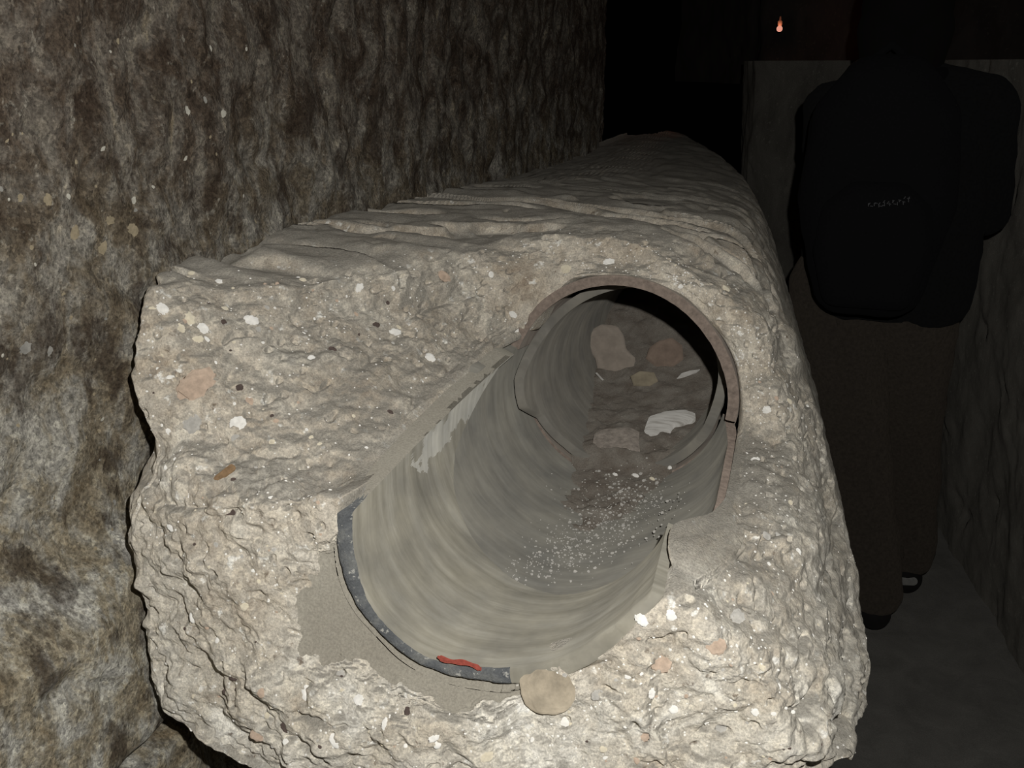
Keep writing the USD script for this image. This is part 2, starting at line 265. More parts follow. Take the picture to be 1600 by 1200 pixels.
nod = ridged(G, 16, 3, 19) - .5                                            # rounded nodules with sharp creases between
crack = ridged(G, 9, 3, 21)
far_ = sstep(G[..., 1], 1.25, 2.4)
coarse = 1 - .85 * sstep(rowv, 1.25, 1.6)                                    # finer relief fades where the far rows lie wide apart
leftness = sstep(-pxg[..., 0], -620, -330) * sstep(pxg[..., 1], 560, 760)    # the crumbly lower left of the face
lowness = sstep(pxg[..., 1], 960, 1090)
rough = 0.6 + 0.6 * np.maximum(leftness, lowness) * face
hole_calm = near_hole * (1 - .9 * calm)
topm = sstep(nrm[..., 2], .35, .75) * sstep(rowv, .9, 1.02)
side = sstep(nrm[..., 0], .25, .7)
back_ = sstep(rowv, 1.0, 1.1)
d += hole_calm * rough * (1 - .6 * back_) * (0.048 * lump + 0.022 * nod + 0.016 * med) + hole_calm * rough * coarse * (1 - .5 * back_) * 0.0075 * fin
d -= near_hole * (1 - calm) * coarse * 0.012 * rough * np.exp(-(crack / .05) ** 2)
pits = sstep(meshkit.noise(G * 75, 33), .74, .88)
d -= near_hole * (1 - calm) * coarse * (1 - back_) * pits * 0.006
d += (1 - near_hole) * 0.0012 * fin
d -= patch_d * 0.012
d += calm * 0.0012 * fin
# bedding layers on the top: thin broken sheets stepping down towards the face, under dust
layer = fbm(G, 1.0, 3, 44, (3.0, 7.0, 7.0)) * 3.0 + G[..., 1] * 1.9 + 0.6 * G[..., 0]
fr = layer * 1.9 % 1.0
d += topm * sstep(rowv, 1.02, 1.15) * (1 - .75 * far_) * (0.020 * sstep(fr, 0.0, 0.16) * (1 - sstep(fr, .16, 1.0)) - 0.006)
d += topm * coarse * 0.010 * fbm(G, 22, 3, 47, (.35, 1, 1))
d += side * coarse * (0.016 * fbm(G, 22, 3, 61, (1, .4, .8)) - 0.008 * np.exp(-(ridged(G, 13, 3, 63, (1, .35, 1)) / .07) ** 2))
BL = G + nrm * d[..., None]
faces = grid_faces(R_, N, True)
if FLIP: faces = faces[:, ::-1]
bv = BL.reshape(-1, 3)
block = thing('pipe_casing_block', 'pale rough lime mortar block along the left tunnel wall, cut open around a clay pipe', 'masonry')
pm = (patch_d.reshape(-1)[faces].mean(1) > .5)
def sub(f):
    u, inv = np.unique(f, return_inverse=True); return trimesh.Trimesh(bv[u], inv.reshape(-1, 3), process=False)
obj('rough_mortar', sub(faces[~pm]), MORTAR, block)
obj('mortar_patch', sub(faces[pm]), PATCH, block, label='smooth grey mortar patch below the pipe mouth')
ftree = cKDTree(pxg[:, :, :][8:300].reshape(-1, 2)); fpos = BL[8:300].reshape(-1, 3); fnr = nrm[8:300].reshape(-1, 3)
def on_face(px): i = ftree.query(px)[1]; return fpos[i], fnr[i]
def pebble(size, flat=.6, seed=0, sub_=1):
    m = trimesh.creation.icosphere(subdivisions=sub_, radius=1.0)
    r_ = np.random.default_rng(seed)
    v = m.vertices * (1 + r_.uniform(-.17, .17, (len(m.vertices), 1))) * np.array([1, r_.uniform(.6, 1), flat]) * size
    return trimesh.Trimesh(v, m.faces, process=False)
def place(m, p, n, ang=0, sink=0):
    n = n / np.linalg.norm(n); a_ = np.cross(n, [0, 0, 1.0]); a_ /= np.linalg.norm(a_); b_ = np.cross(n, a_)
    x = math.cos(ang) * a_ + math.sin(ang) * b_; y = np.cross(n, x)
    return trimesh.Trimesh(m.vertices @ np.stack([x, y, n]) + p - n * sink, m.faces, process=False)
known = [((306,602),30,3),((802,492),7,0),((810,519),7,0),((300,660),15,2),((1120,1010),14,3),((700,430),12,3),((1160,960),16,2),((560,1090),10,0),((470,1090),13,0),((620,515),11,0),((253,482),10,0),((294,497),11,1),((318,510),10,0),((392,500),11,0),((370,660),12,0),((675,553),9,0),((310,528),9,1),((280,515),8,1),((262,826),10,0),((300,420),6,1),((344,434),6,0),((565,450),8,0),((352,480),7,1),((950,405),9,0),((884,420),9,1),((360,1062),7,4),((341,1090),6,4),((440,1140),9,4),((405,512),7,2),((520,545),7,4),((590,505),7,4),((390,620),8,3),((375,600),6,4),((245,1065),10,0),((378,950),8,1),((330,1008),7,0),((420,1075),8,3),((390,1155),12,3),((522,1157),11,0),((830,1080),14,1),((600,1130),9,0),((960,930),12,0),((1050,960),10,0),((1035,1040),15,3),((930,1090),10,2),((1020,1085),9,0),((680,1150),9,0),((1200,640),8,0),((1235,785),6,1),((1180,715),8,0),((870,1140),9,0),((760,1180),11,1),((1130,1150),10,2),((1000,1160),10,3)]
for i, (px, r, c) in enumerate(known):
    p, n = on_face(px); s = r * np.linalg.norm(p - EYE) / F
    obj('pebble', place(pebble(s, .5, 100 + i, 2), p, n, rng.uniform(0, 6.28), s * .15), CHIP[c], block, smooth=50)
cnt = 0
while cnt < 240:
    px = np.array([rng.uniform(215, 1290), rng.uniform(400, 1200)])
    dd, ii = ftree.query(px)
    if dd > 6 or calm[8:300].reshape(-1)[ii] > .2 or near_hole[8:300].reshape(-1)[ii] < .6: continue
    left = px[1] > 800 or px[0] < 560
    if not left and rng.random() < .5: continue
    r = rng.choice([2.5, 3.5, 4.5, 6, 8], p=[.3, .3, .2, .13, .07]); c = rng.choice(5, p=[.36, .24, .16, .14, .10])
    p, n = fpos[ii], fnr[ii]; s = r * np.linalg.norm(p - EYE) / F
    obj('pebble', place(pebble(s, .5, 400 + cnt, 1), p, n, rng.uniform(0, 6.28), s * .2), CHIP[c], block, smooth=60); cnt += 1
# grains too many to count
bits = []
for i in range(1500):
    ii = rng.integers(len(fpos))
    if calm.reshape(-1)[ii + 8 * N] > .3 or near_hole.reshape(-1)[ii + 8 * N] < .5: continue
    bits.append(place(pebble(rng.uniform(.0006, .0017), .7, i, 0), fpos[ii], fnr[ii], rng.uniform(0, 6.28)))
obj('grit', trimesh.util.concatenate(bits), CHIP[0], block, smooth=False, kind='stuff')
# a brown reed end and a dark flake set in the mortar
p, n = on_face((366, 745)); s = np.linalg.norm(p - EYE) / F
m = trimesh.creation.capsule(height=46 * s, radius=6 * s, count=[12, 12]); v = m.vertices - [0, 0, 23 * s]; v[:, 0] += 5 * s * np.sin(v[:, 2] / (14 * s)); v[:, :2] *= (1 - .25 * v[:, 2:] / (30 * s)); 
ax = at_t((385, 728), 0) - at_t((346, 762), 0); ax /= np.linalg.norm(ax); x_ = np.cross(ax, n); x_ /= np.linalg.norm(x_)
obj('reed_end', trimesh.Trimesh(v @ np.stack([x_, np.cross(ax, x_), ax]) + p + n * 6 * s, m.faces, process=False), REED, block, label='brown stub of reed lying in the mortar')
p, n = on_face((353, 808)); fl = shapely.Polygon([(0, 6), (4, 2), (3, -3), (-6, -4), (-15, -6), (-5, -1)])
obj('dark_flake', place(trimesh.creation.extrude_polygon(shapely.affinity.scale(fl, s, s, origin=(0, 0)), 2 * s, engine='earcut'), p, n, math.pi, -5 * s), CHIP[4], block, smooth=False, label='small dark flake set in the pale mortar')

# a yellowish brown stone bulging out of the mortar at the foot of the pipe mouth
p, n = on_face((850, 1088)); s = np.linalg.norm(p - EYE) / F
m = trimesh.creation.icosphere(subdivisions=4, radius=1.0); m = trimesh.Trimesh(m.vertices * np.array([44 * s, 36 * s, 22 * s]), m.faces, process=False); m.vertices += (fbm(m.vertices, 50, 3, 78) * .012)[:, None] * m.vertex_normals
obj('embedded_stone', place(m, p + np.array([0, 0, 6 * s]), n, .4, 4 * s), plain('yellow_brown_stone', (0.42, 0.36, 0.27), 0.9, 0.3, 45, 0.5), block, label='yellowish brown stone bulging below the pipe mouth')

# plinth under the block
pl = thing('plinth', 'plain grey footing course under the pale mortar block', 'masonry')
yy = np.linspace(1.0, 4.6, 120); prof = [(-.85, 0), (-.85, H - .70), (-.3, H - .66), (-.07, H - .66), (-.04, H - .70), (-.02, H - .9), (-.01, 0)]
pp = np.array(prof); cs = np.concatenate([[0], np.cumsum(np.linalg.norm(np.diff(pp, axis=0), axis=1))]); tt = np.linspace(0, cs[-1], 160)
P2 = np.stack([np.interp(tt, cs, pp[:, 0]), np.interp(tt, cs, pp[:, 1])], 1)
g = np.zeros((120, 160, 3)); g[..., 1] = yy[:, None]; g[..., 2] = P2[:, 1]
g[..., 0] = -.85 + (P2[:, 0] + .85) * ((xr(yy) + .85) / .91)[:, None]
front_ = np.repeat(g[:1], 12, 0); cen = np.array([-.4, 1.0, .35])
for i in range(12): front_[i] = cen + (front_[i] - cen) * (i / 12)
g = np.concatenate([front_, g]); nn = grid_normals(g); g += nn * (fbm(g, 12, 4, 71) * .03)[..., None]
obj('footing', (g.reshape(-1, 3), grid_faces(len(g), 160)), WALL, pl)

# ------------------------------------------------------------------ clay pipe sections, in the pipe's own frame (x, y across, z along; angles from the top, clockwise)
def pw(phi, t, r):
    a_ = np.radians(phi); return np.stack([r * np.sin(a_) * S, -r * np.cos(a_) * S, t * S], -1)
def shell(phis, t0, t1, r_out, r_in, nt, full=False, wob=.004, seed=0):
    '''a closed clay wall between two radii; t0, t1 give where it starts and ends at each angle'''
    n = len(phis); f = np.linspace(0, 1, nt)[:, None]
    T = t0[None] * (1 - f) + t1[None] * f; PH = np.broadcast_to(phis, T.shape)
    ro = r_out(PH, T); ri = r_in(PH, T)
    o, i = pw(PH, T, ro), pw(PH, T, ri)
    i = i + 0 * i
    ring = wob * fbm(i / S, 1.0, 4, seed, (1.2, 1.2, 9)); i[..., :2] *= (1 + ring)[..., None]
    e0 = .35 * np.sin(np.linspace(0, np.pi, 5))[1:-1]
    # walk: outer surface back to front, round the front edge, inner surface front to back
    th = (ro - ri)[0]
    lip = [pw(phis, t0 - .25 * th * np.sin(a_) , (ro[0] + ri[0]) / 2 + (ro[0] - ri[0]) / 2 * np.cos(a_)) for a_ in np.linspace(0, np.pi, 7)[1:-1]]
    G_ = np.concatenate([o[::-1], np.stack(lip), i])
    m = G_.shape[0]; V = G_.reshape(-1, 3); Fc = grid_faces(m, n, full)
    parts = [Fc]
    if full:
        last = (m - 1) * n; j = np.arange(n); jn = (j + 1) % n
        parts += [np.stack([last + j, last + jn, jn], 1), np.stack([last + j, jn, j], 1)]
    else:
        for col, s_ in ((0, 1), (n - 1, -1)):                                # close the two broken long edges
            k = np.arange(nt - 1)
            a1 = (nt - 1 - k) * n + col; a2 = (nt - 2 - k) * n + col; b1 = (m - nt + k) * n + col; b2 = (m - nt + k + 1) * n + col
            fan = [(nt - 1) * n + col] + [(nt + i_) * n + col for i_ in range(5)] + [(nt + 5) * n + col]
            fan = np.array([[fan[0], fan[i_], fan[i_ + 1]] for i_ in range(1, 6)])
            q = np.concatenate([np.stack([a1, b1, b2], 1), np.stack([a1, b2, a2], 1), fan[:, ::-1] if col else fan[:, ::-1]]); parts.append(q if s_ > 0 else q[:, ::-1])
        last = (m - 1) * n; j = np.arange(n - 1)
        parts += [np.stack([last + j, last + j + 1, j + 1], 1), np.stack([last + j, j + 1, j], 1)]
    me = trimesh.Trimesh(V, np.vstack(parts), process=False)
    if me.volume < 0: me.invert()
    lipmask = np.zeros(m, bool); lipmask[nt - 1:nt + 6] = True
    kind = np.concatenate([np.full(len(q), k_) for k_, q in enumerate(parts)])   # 0 walls, 1 and 2 the broken long edges
    fphi = np.tile(phis, m)[me.faces].mean(1)
    return me, lipmask.repeat(n)[me.faces].all(1), kind, fphi
def split_lip(me, fm, edge_mat, body_mat, parent, lab=None, en='rim', bn='wall'):
    for name, ff, mt, lb in ((bn, me.faces[~fm], body_mat, None), (en, me.faces[fm], edge_mat, lab)):
        u, inv = np.unique(ff, return_inverse=True)
        obj(name, trimesh.Trimesh(me.vertices[u], inv.reshape(-1, 3), process=False), mt, parent, smooth=40, label=lb)
# angles are counted -63 .. -180 = 180 .. 105, i.e. clockwise from upper left under the pipe to the right: use -63 down to -255
r_front = lambda ph: np.interp(-ph, [60, 92, 101, 110, 118, 121, 131, 142, 151, 165, 176, 187, 215, 229, 244, 256], [.94, .94, .965, .998, 1.019, 1.033, 1.043, 1.04, 1.04, 1.01, .975, .97, .962, .96, .975, 1.03])
tB = lambda ph: np.interp(-ph, [60, 67, 88, 100, 114, 129, 142, 165, 189, 212, 232, 250, 258], [2.75, 2.57, 1.99, 1.63, 1.43, 1.30, 1.21, 1.06, .95, .93, .89, .92, 1.0])
tL = lambda ph: np.interp(-ph, [63, 69, 75, 81, 86, 91, 93], [3.05, 2.42, 1.81, 1.26, .76, .19, 0.0])
phA = np.linspace(-66, -253, 260); phB = np.linspace(-69, -256, 260)
nz = lambda ph, sc, sd: fbm(np.stack([ph / 10, 0 * ph, 0 * ph], -1), sc, 4, sd)
blend = lambda t: np.clip(t / .9, 0, 1)
rA = lambda ph, t: r_front(ph) * (1 - blend(t)) + (.935 + .075 * sstep(ph, -96, -88)) * blend(t)
pipeA = thing('clay_pipe', 'broken olive grey clay pipe mouth, only its lower half left, nearest the camera', 'pipe', 'sections of the clay conduit', matrix=PIPE_MAT)
t0 = tL(phA) + .02 * nz(phA, 3, 5); t1 = np.maximum(tB(phA) + .012 * nz(phA, 6, 8), t0 + .1)
me, lm, kd, fp = shell(phA, t0, t1, rA, lambda p, t: np.maximum(r_front(p) * (1 - blend(t)) + .935 * blend(t) - (np.interp(-p, [60, 116, 135, 160, 178, 190, 225, 250], [.105, .105, .068, .062, .085, .105, .105, .07])) * (1 - blend(t)) - .08 * blend(t) + .025 * blend(t) * sstep(-p, 225, 250), .835), 60, seed=11)
rim_ = lm & (fp < -91) & (fp > -188)
cen = to_px(pipe_world(me.triangles_center)); inner = np.hypot(*me.triangles_center[:, :2].T) < .90 * S
wobl = np.stack([fbm(me.triangles_center, 40, 3, 95), fbm(me.triangles_center, 40, 3, 96)], -1) * 40
chalk = shapely.contains_xy(shapely.Polygon([(805,540),(750,588),(700,635),(660,690),(648,730),(668,735),(690,700),(730,655),(770,592),(808,556)]), *(cen + wobl).T) & inner & ~rim_
u, inv = np.unique(me.faces[chalk], return_inverse=True)
obj('chalk_streak', trimesh.Trimesh(me.vertices[u], inv.reshape(-1, 3), process=False), CHALK, pipeA, smooth=40, label='whitish chalk streak down the left inner wall')
bed = lm & (fp >= -91); u, inv = np.unique(me.faces[bed], return_inverse=True)
obj('mortar_bedding', trimesh.Trimesh(me.vertices[u], inv.reshape(-1, 3), process=False), PATCH, pipeA, smooth=40, label='mortar covering the broken left edge')
keep = ~(chalk | bed); me.update_faces(keep); split_lip(me, rim_[keep], RIM, CLAY_A, pipeA, lab='dark fired grey rim of the broken pipe mouth')
# red stroke on the rim
f_ = np.linspace(0, 1, 30); ph_ = -160 - 17 * f_; 
def red_pt(px, r=.975):
    d_ = ray(px); o = EYE - PC; dp = np.array([d_ @ PU, d_ @ PV]); op = np.array([o @ PU, o @ PV])
    A_ = dp @ dp; B_ = 2 * dp @ op; C_ = op @ op - (r * S) ** 2; D_ = max(B_ * B_ - 4 * A_ * C_, 0)
    s_ = (-B_ + D_ ** .5) / 2 / A_; return EYE + d_ * s_, s_
cl = [np.array([684 + 68 * x, 1026 + 18 * x + 2 * math.sin(7 * x)]) for x in f_]
def lift(px, t): p_ = at_t(px, t); return p_ - PA * .0012 - PA * 0
ribbon = []
for i, c_ in enumerate(cl):
    w_ = 3.2 + .8 * math.sin(i * .5) + (0 if 1 < i < 28 else -2)
    ribbon.append([lift(c_ + [0, -w_], -.035), lift(c_ + [0, w_], -.035)])
rb = np.array(ribbon); rb2 = rb + PA * .002
V = np.concatenate([rb.reshape(-1, 3), rb2.reshape(-1, 3)]); hull_faces = []
for i in range(29):
    a1, a2, b1, b2 = 2 * i, 2 * i + 1, 2 * i + 2, 2 * i + 3
    hull_faces += [[a1, b1, b2], [a1, b2, a2], [a1 + 60, b2 + 60, b1 + 60], [a1 + 60, a2 + 60, b2 + 60], [a1, a1 + 60, b1 + 60], [a1, b1 + 60, b1], [a2, b2, b2 + 60], [a2, b2 + 60, a2 + 60]]
V = np.stack([(V - PC) @ PU, (V - PC) @ PV, (V - PC) @ PA], 1)
obj('red_mark', (V, np.array(hull_faces)), RED, pipeA, smooth=False, label='short red paint stroke on the rim')

pipeB = thing('clay_pipe', 'middle grey clay pipe section with its top broken off, holding pale crumbs', 'pipe', 'sections of the clay conduit', matrix=PIPE_MAT)
t0 = np.maximum(tB(phB) - .25, .3); t0 = np.where(phB < -246, 1.17 + .03 * nz(phB, 8, 15), t0); t1 = np.full(len(phB), 3.6)
flare = lambda ph: sstep(-ph, 205, 252)                                      # this section sits askew, its right side stands out
rB = lambda ph, t: 1.015 * (1 - flare(ph)) + np.interp(t, [1.1, 1.45, 2.8, 3.3, 3.6], [1.195, 1.195, 1.13, 1.06, 1.0]) * flare(ph)
me, lm, kd, fp = shell(phB, t0, t1, rB, lambda p, t: rB(p, t) - .085, 90, seed=12)
split_lip(me, ((kd == 2) | lm & (fp < -246)), RIMB, CLAY_B, pipeB, lab='broken brown edge along the right side', en='broken_edge')
pipeC = thing('clay_pipe', 'whole ring of brown grey clay pipe whose upper rim arches over the dark opening', 'pipe', 'sections of the clay conduit', matrix=PIPE_MAT)
phC = np.linspace(0, 360, 300, endpoint=False); low = (phC > 100) & (phC < 290)
t0 = 3.2 + .03 * nz(phC, 3, 25); t0[-1] = t0[0]; t0 = np.where(low, 3.62, t0)
me, lm, kd, fp = shell(phC, t0, np.full(300, 9.6), lambda p, t: 1.0 + .05 * np.exp(-((p - 95) / 28) ** 2) * (t < 5), lambda p, t: .915 + .045 * np.exp(-((p - 95) / 28) ** 2) * (t < 5), 70, full=True, seed=13)
split_lip(me, lm, RIMB, CLAY_C, pipeC, lab='chipped rim of the ring')
pipeD = thing('clay_pipe', 'innermost dark clay pipe section, half choked with silt and stones', 'pipe', 'sections of the clay conduit', matrix=PIPE_MAT)
pd = np.where(phC > 180, phC - 360, phC)
t0 = np.interp(pd, [-180, -140, -116, -104, -86, -60, 0, 60, 90, 110, 130, 180], [3.66, 3.66, 3.55, 3.2, 3.15, 3.5, 4.0, 4.0, 3.9, 3.5, 3.64, 3.66])
me, lm, kd, fp = shell(phC, t0, np.full(300, 9.7), lambda p, t: .885 + 0 * t, lambda p, t: .80 + 0 * t, 70, full=True, seed=14)
split_lip(me, lm, CLAY_D, CLAY_D, pipeD)

# ------------------------------------------------------------------ silt, stones and sherds lying in the pipe
RIN = lambda t: np.interp(t, [0, 3.55, 3.75], [.928, .928, .80])
def silt_h(w, t):                                     # height of the silt (pipe radii, from the axis, up positive)
    fill = np.interp(t, [1.9, 2.3, 2.7, 3.2, 4.0, 5.0, 5.7, 6.3, 6.9, 7.8], [-.06, -.02, .03, .075, .13, .25, .48, .82, 1.2, 1.70])
    n_ = meshkit.fbm(np.stack([w * 6, t * 6, 0 * w], -1), 4, 81) - .5
    return -RIN(t) + fill + (.10 * np.clip(fill * 8, 0, 1) + .10 * (t < 3.2)) * n_
tg = np.linspace(1.9, 8.7, 240)[:, None]; wf = np.linspace(-1, 1, 120)[None]
h0 = silt_h(0 * tg, tg); half = np.sqrt(np.maximum(RIN(tg) ** 2 - np.clip(h0, -RIN(tg), .82) ** 2, 0)) + .06
half = np.where(h0 > 0, RIN(tg) + .04, half) * 1.0
wg = wf * half; hg = silt_h(wg, tg + 0 * wg)
hg = np.minimum(hg, 1.0)
sg = np.stack([wg * S, -hg * S, (tg + 0 * wg) * S], -1)
fs = grid_faces(240, 120)[:, ::-1]
obj('silt', (sg.reshape(-1, 3), fs), SILT, matrix=PIPE_MAT, label='brown silt bed rising to the back of the pipe', cat='silt', kind='stuff')
def on_silt(px):
    dr = ray(px); s_ = np.linspace(.6, 3.2, 5000); P = EYE + s_[:, None] * dr
    q = P - PC; w, hh, t = q @ PU / S, -(q @ PV) / S, q @ PA / S
    r_ = np.hypot(w, hh)
    ok = ((hh < silt_h(w, t)) & (t > 1.9) | ((r_ > RIN(t)) & (hh < 0) & (t > .9))) & (r_ < 1.2)
    i = np.argmax(ok); p_ = P[i]
    nl = np.array([0, -1, -.12]) if t[i] < 5 else np.array([0, -.6, -.8])
    if hh[i] > silt_h(w[i], t[i]) + .01 or t[i] < 1.9: nl = np.array([-w[i], hh[i], 0])
    n_ = nl[0] * PU + nl[1] * PV + nl[2] * PA
    return p_, n_ / np.linalg.norm(n_), np.linalg.norm(p_ - EYE) / F
def stone_from(outline, depth, mt, name, seed, tilt=None, lift_=1.0, **kw):
    c = np.mean(outline, 0); p_, n_, s_ = on_silt(c)
    toward = (EYE - p_) / np.linalg.norm(EYE - p_); p_ = p_ + toward * depth * lift_
    n_ = toward if tilt is None else n_ * (1 - tilt) + toward * tilt; n_ /= np.linalg.norm(n_)
    pts = []
    for q in outline:                                  # outline on the stone's own plane
        d_ = ray(q); pts.append(EYE + d_ * (((p_ - EYE) @ n_) / (d_ @ n_)))
    pts = np.array(pts); a_ = np.cross(n_, [0, 0, 1.]); a_ /= np.linalg.norm(a_); b_ = np.cross(n_, a_)
    X = np.stack([(pts - p_) @ a_, (pts - p_) @ b_], 1)
    po = shapely.Polygon(X).buffer(0); ring = []
    for off, zz in ((0.0, -depth), (0.0, 0.2 * depth), (-.18, .75 * depth), (-.45, 1.0 * depth)):
        k = np.linspace(0, po.exterior.length, 49)[:-1]; e = np.array([po.exterior.interpolate(x).coords[0] for x in k]); cc = e.mean(0)
        e = cc + (e - cc) * (1 + off); ring.append(np.column_stack([e, np.full(48, zz)]))
    g_ = np.stack(ring); V_ = g_.reshape(-1, 3); F_ = list(grid_faces(4, 48, True)); top = len(V_); V_ = np.vstack([V_, [*V_[-48:].mean(0)[:2], depth * 1.02]])
    F_ += [[top - 48 + j, top - 48 + (j + 1) % 48, top] for j in range(48)]
    W_ = p_ + V_[:, :1] * a_ + V_[:, 1:2] * b_ + V_[:, 2:] * n_
    W_ = W_ + (fbm(W_, 60, 3, seed) * depth * .5)[:, None] * n_
    m_ = trimesh.Trimesh(W_ , np.array(F_), process=False); m_.fix_normals()
    return obj(name, m_, mt, smooth=45, **kw)
stone_from([(915,540),(918,520),(940,507),(965,510),(975,525),(978,545),(993,560),(990,575),(975,585),(945,583),(933,575),(930,560)], .02, STONE[0], 'stone', 1, .7, label='large tan stone with flat face leaning on silt at pipe back', cat='stone', lift_=1.8)
stone_from([(1009,560),(1015,543),(1030,533),(1050,528),(1066,540),(1068,560),(1050,575),(1025,576)], .018, STONE[1], 'stone', 2, .7, label='reddish brown stone at right of the tan stone in the pipe', cat='stone')
stone_from([(985,588),(1000,580),(1022,582),(1028,595),(1015,604),(990,603)], .012, STONE[2], 'stone', 3, .6, label='small yellowish stone below and between the two bigger stones in pipe', cat='stone')
stone_from([(1000,697),(1008,668),(1014,652),(1040,643),(1070,641),(1086,646),(1087,655),(1070,663),(1052,668),(1045,683),(1030,690)], .006, SHERD, 'pottery_sherd', 4, .25, label='curved chalky white sherd standing on the silt', cat='sherd')
stone_from([(926,697),(928,680),(945,671),(985,669),(999,676),(998,690),(1000,706),(975,710),(935,704)], .006, SHERD2, 'pottery_sherd', 5, .2, label='flat brownish grey sherd lying left of the white one', cat='sherd')
stone_from([(930,583),(933,582),(944,594),(942,596)], .003, SHERD, 'pottery_sherd', 6, .5, label='thin white sliver below the large tan stone', cat='sherd')
stone_from([(1057,592),(1065,583),(1078,579),(1094,577),(1088,582),(1074,588),(1062,593)], .004, SHERD, 'pottery_sherd', 7, .5, label='narrow pale sherd at the right of the pipe back', cat='sherd')
for k, (px, r, lb) in enumerate([((961,742),5,'round white pebble, leftmost of four on the silt before the sherds'), ((993,744),6.5,'oval pinkish white pebble, second from left on the silt'), ((1019,749),5.5,'cream round pebble, third from left on the silt'), ((1047,732),7,'long white pebble, rightmost of four on the silt')]):
    p_, n_, s_ = on_silt(px); m_ = pebble(1, .55, 900 + k, 2); m_.vertices *= np.array([r, r * .75, r * .7]) * s_
    obj('pebble', place(m_, p_, n_, [0, .2, 0, .5][k], -r * .2 * s_), CHIP[[0, 0, 1, 0][k]], smooth=50, label=lb, cat='pebble')
crumbs = []
crumb_g = np.random.default_rng(55)
for i in range(950):
    if i % 3: px = (crumb_g.normal(905, 62), 0); px = (px[0], 850 - (px[0] - 905) * .42 + crumb_g.normal(0, 27))
    else: px = (crumb_g.normal(985, 45), crumb_g.normal(780, 26))
    if px[1] < 700 or px[1] > 915 or px[0] > 1080 or px[0] < 790: continue
    p_, n_, s_ = on_silt(px); r = crumb_g.choice([.9, 1.4, 2.1, 3.2], p=[.45, .33, .17, .05]) * s_
    crumbs.append(place(pebble(r, .7, i, 0), p_, n_, crumb_g.uniform(0, 6.28), -r * .3))
obj('mortar_crumbs', trimesh.util.concatenate(crumbs), CHIP[2], smooth=False, label='scatter of pale mortar crumbs on the floor of the middle pipe', cat='crumbs', kind='stuff')

# ------------------------------------------------------------------ tunnel shell
def wall_path(path, zs, name, mt, amp, seed, ledge=None, ny=300, nz_=220, stretch=(1, 1, .5), flip=False, fine=.004, tex=None, holder=False):
    p_ = np.array(path, float); cs_ = np.concatenate([[0], np.cumsum(np.linalg.norm(np.diff(p_, axis=0), axis=1))])
    k_ = np.linspace(0, cs_[-1], ny)
    x_, y_ = (PchipInterpolator(cs_, p_[:, i])(k_) for i in (0, 1))
    z_ = np.linspace(zs[0], zs[1], nz_)
    g_ = np.zeros((nz_, ny, 3)); g_[..., 0] = x_; g_[..., 1] = y_; g_[..., 2] = z_[:, None]
    n_ = grid_normals(g_)
    if flip: n_ = -n_
    d_ = amp * (fbm(g_, 3, 3, seed, stretch) + .5 * fbm(g_, 11, 3, seed + 1, stretch)) + fine * fbm(g_, 45, 4, seed + 2)
    d_ -= .25 * amp * np.exp(-(ridged(g_, 4.5, 3, seed + 5, stretch) / .05) ** 2)
    if ledge: d_ -= .35 * sstep(g_[..., 2], ledge - .01, ledge + .01)
    if tex is not None: d_ += tex(g_)
    g_ = g_ + n_ * d_[..., None]
    f_ = grid_faces(nz_, ny); 
    if flip: f_ = f_[:, ::-1]
    if holder:
        w_ = thing(name, kind='structure'); obj('rock_face', (g_.reshape(-1, 3), f_), mt, w_); return w_, g_, grid_normals(g_) * (-1 if flip else 1)
    return obj(name, (g_.reshape(-1, 3), f_), mt, kind='structure')
def left_tex(g):
    z, y = g[..., 2], g[..., 1]
    t_ = .020 * fbm(g, 13, 4, 203, (1, 1.1, .65)) + .016 * fbm(g, 32, 4, 205, (1, 1, .8)) + .010 * (ridged(g, 20, 3, 208, (1, 1, .6)) - .5)
    t_ -= .006 * np.exp(-(ridged(g, 8, 3, 207, (1, 1.1, .5)) / .06) ** 2)
    return t_ * (1 - .6 * sstep(-z, -(H - .50), -(H - .62))) + .06 * sstep(-z, -(H - .50), -(H - .60)) * sstep(-y, -.98, -.86) - .05 * np.exp(-((z - (H - .80) - .05 * fbm(g, 5, 3, 209)) / .015) ** 2) * sstep(-y, -1.1, -.9)
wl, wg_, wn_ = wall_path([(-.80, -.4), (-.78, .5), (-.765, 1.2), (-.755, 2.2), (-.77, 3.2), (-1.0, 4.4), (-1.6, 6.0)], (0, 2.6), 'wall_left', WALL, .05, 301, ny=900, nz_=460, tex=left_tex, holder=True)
wp_ = to_px(wg_).reshape(-1, 2); fr_ = (wg_[..., 1] > .05).reshape(-1); wt_ = cKDTree(wp_[fr_]); wq_ = wg_.reshape(-1, 3)[fr_]; wm_ = wn_.reshape(-1, 3)[fr_]
if wm_[:, 0].mean() < 0: wm_ = -wm_
fixed = [((293,175),9,0),((351,178),8,0),((73,316),9,1),((33,310),7,1),((213,315),7,0),((174,342),9,1),((210,360),13,1),((289,250),6,0),((50,385),6,1),((120,365),14,1),((160,390),16,1),((40,540),12,2),((75,550),10,2)]
pr_ = np.random.default_rng(21)
for i in range(75):
    px, r, c = fixed[i] if i < len(fixed) else ((pr_.uniform(0, 420), pr_.uniform(60, 900)), pr_.choice([3, 4, 5.5]), pr_.choice(3, p=[.2, .45, .35]))
    dd, ii = wt_.query(px); s_ = np.linalg.norm(wq_[ii] - EYE) / F
    if i >= len(fixed) and px[0] > 195 and px[1] > 380: continue
    obj('pebble', place(pebble(r * s_, .45, 1200 + i, 2 if r > 6 else 1), wq_[ii], wm_[ii], pr_.uniform(0, 6.28), r * .25 * s_), CHIPW[c], wl, smooth=60)
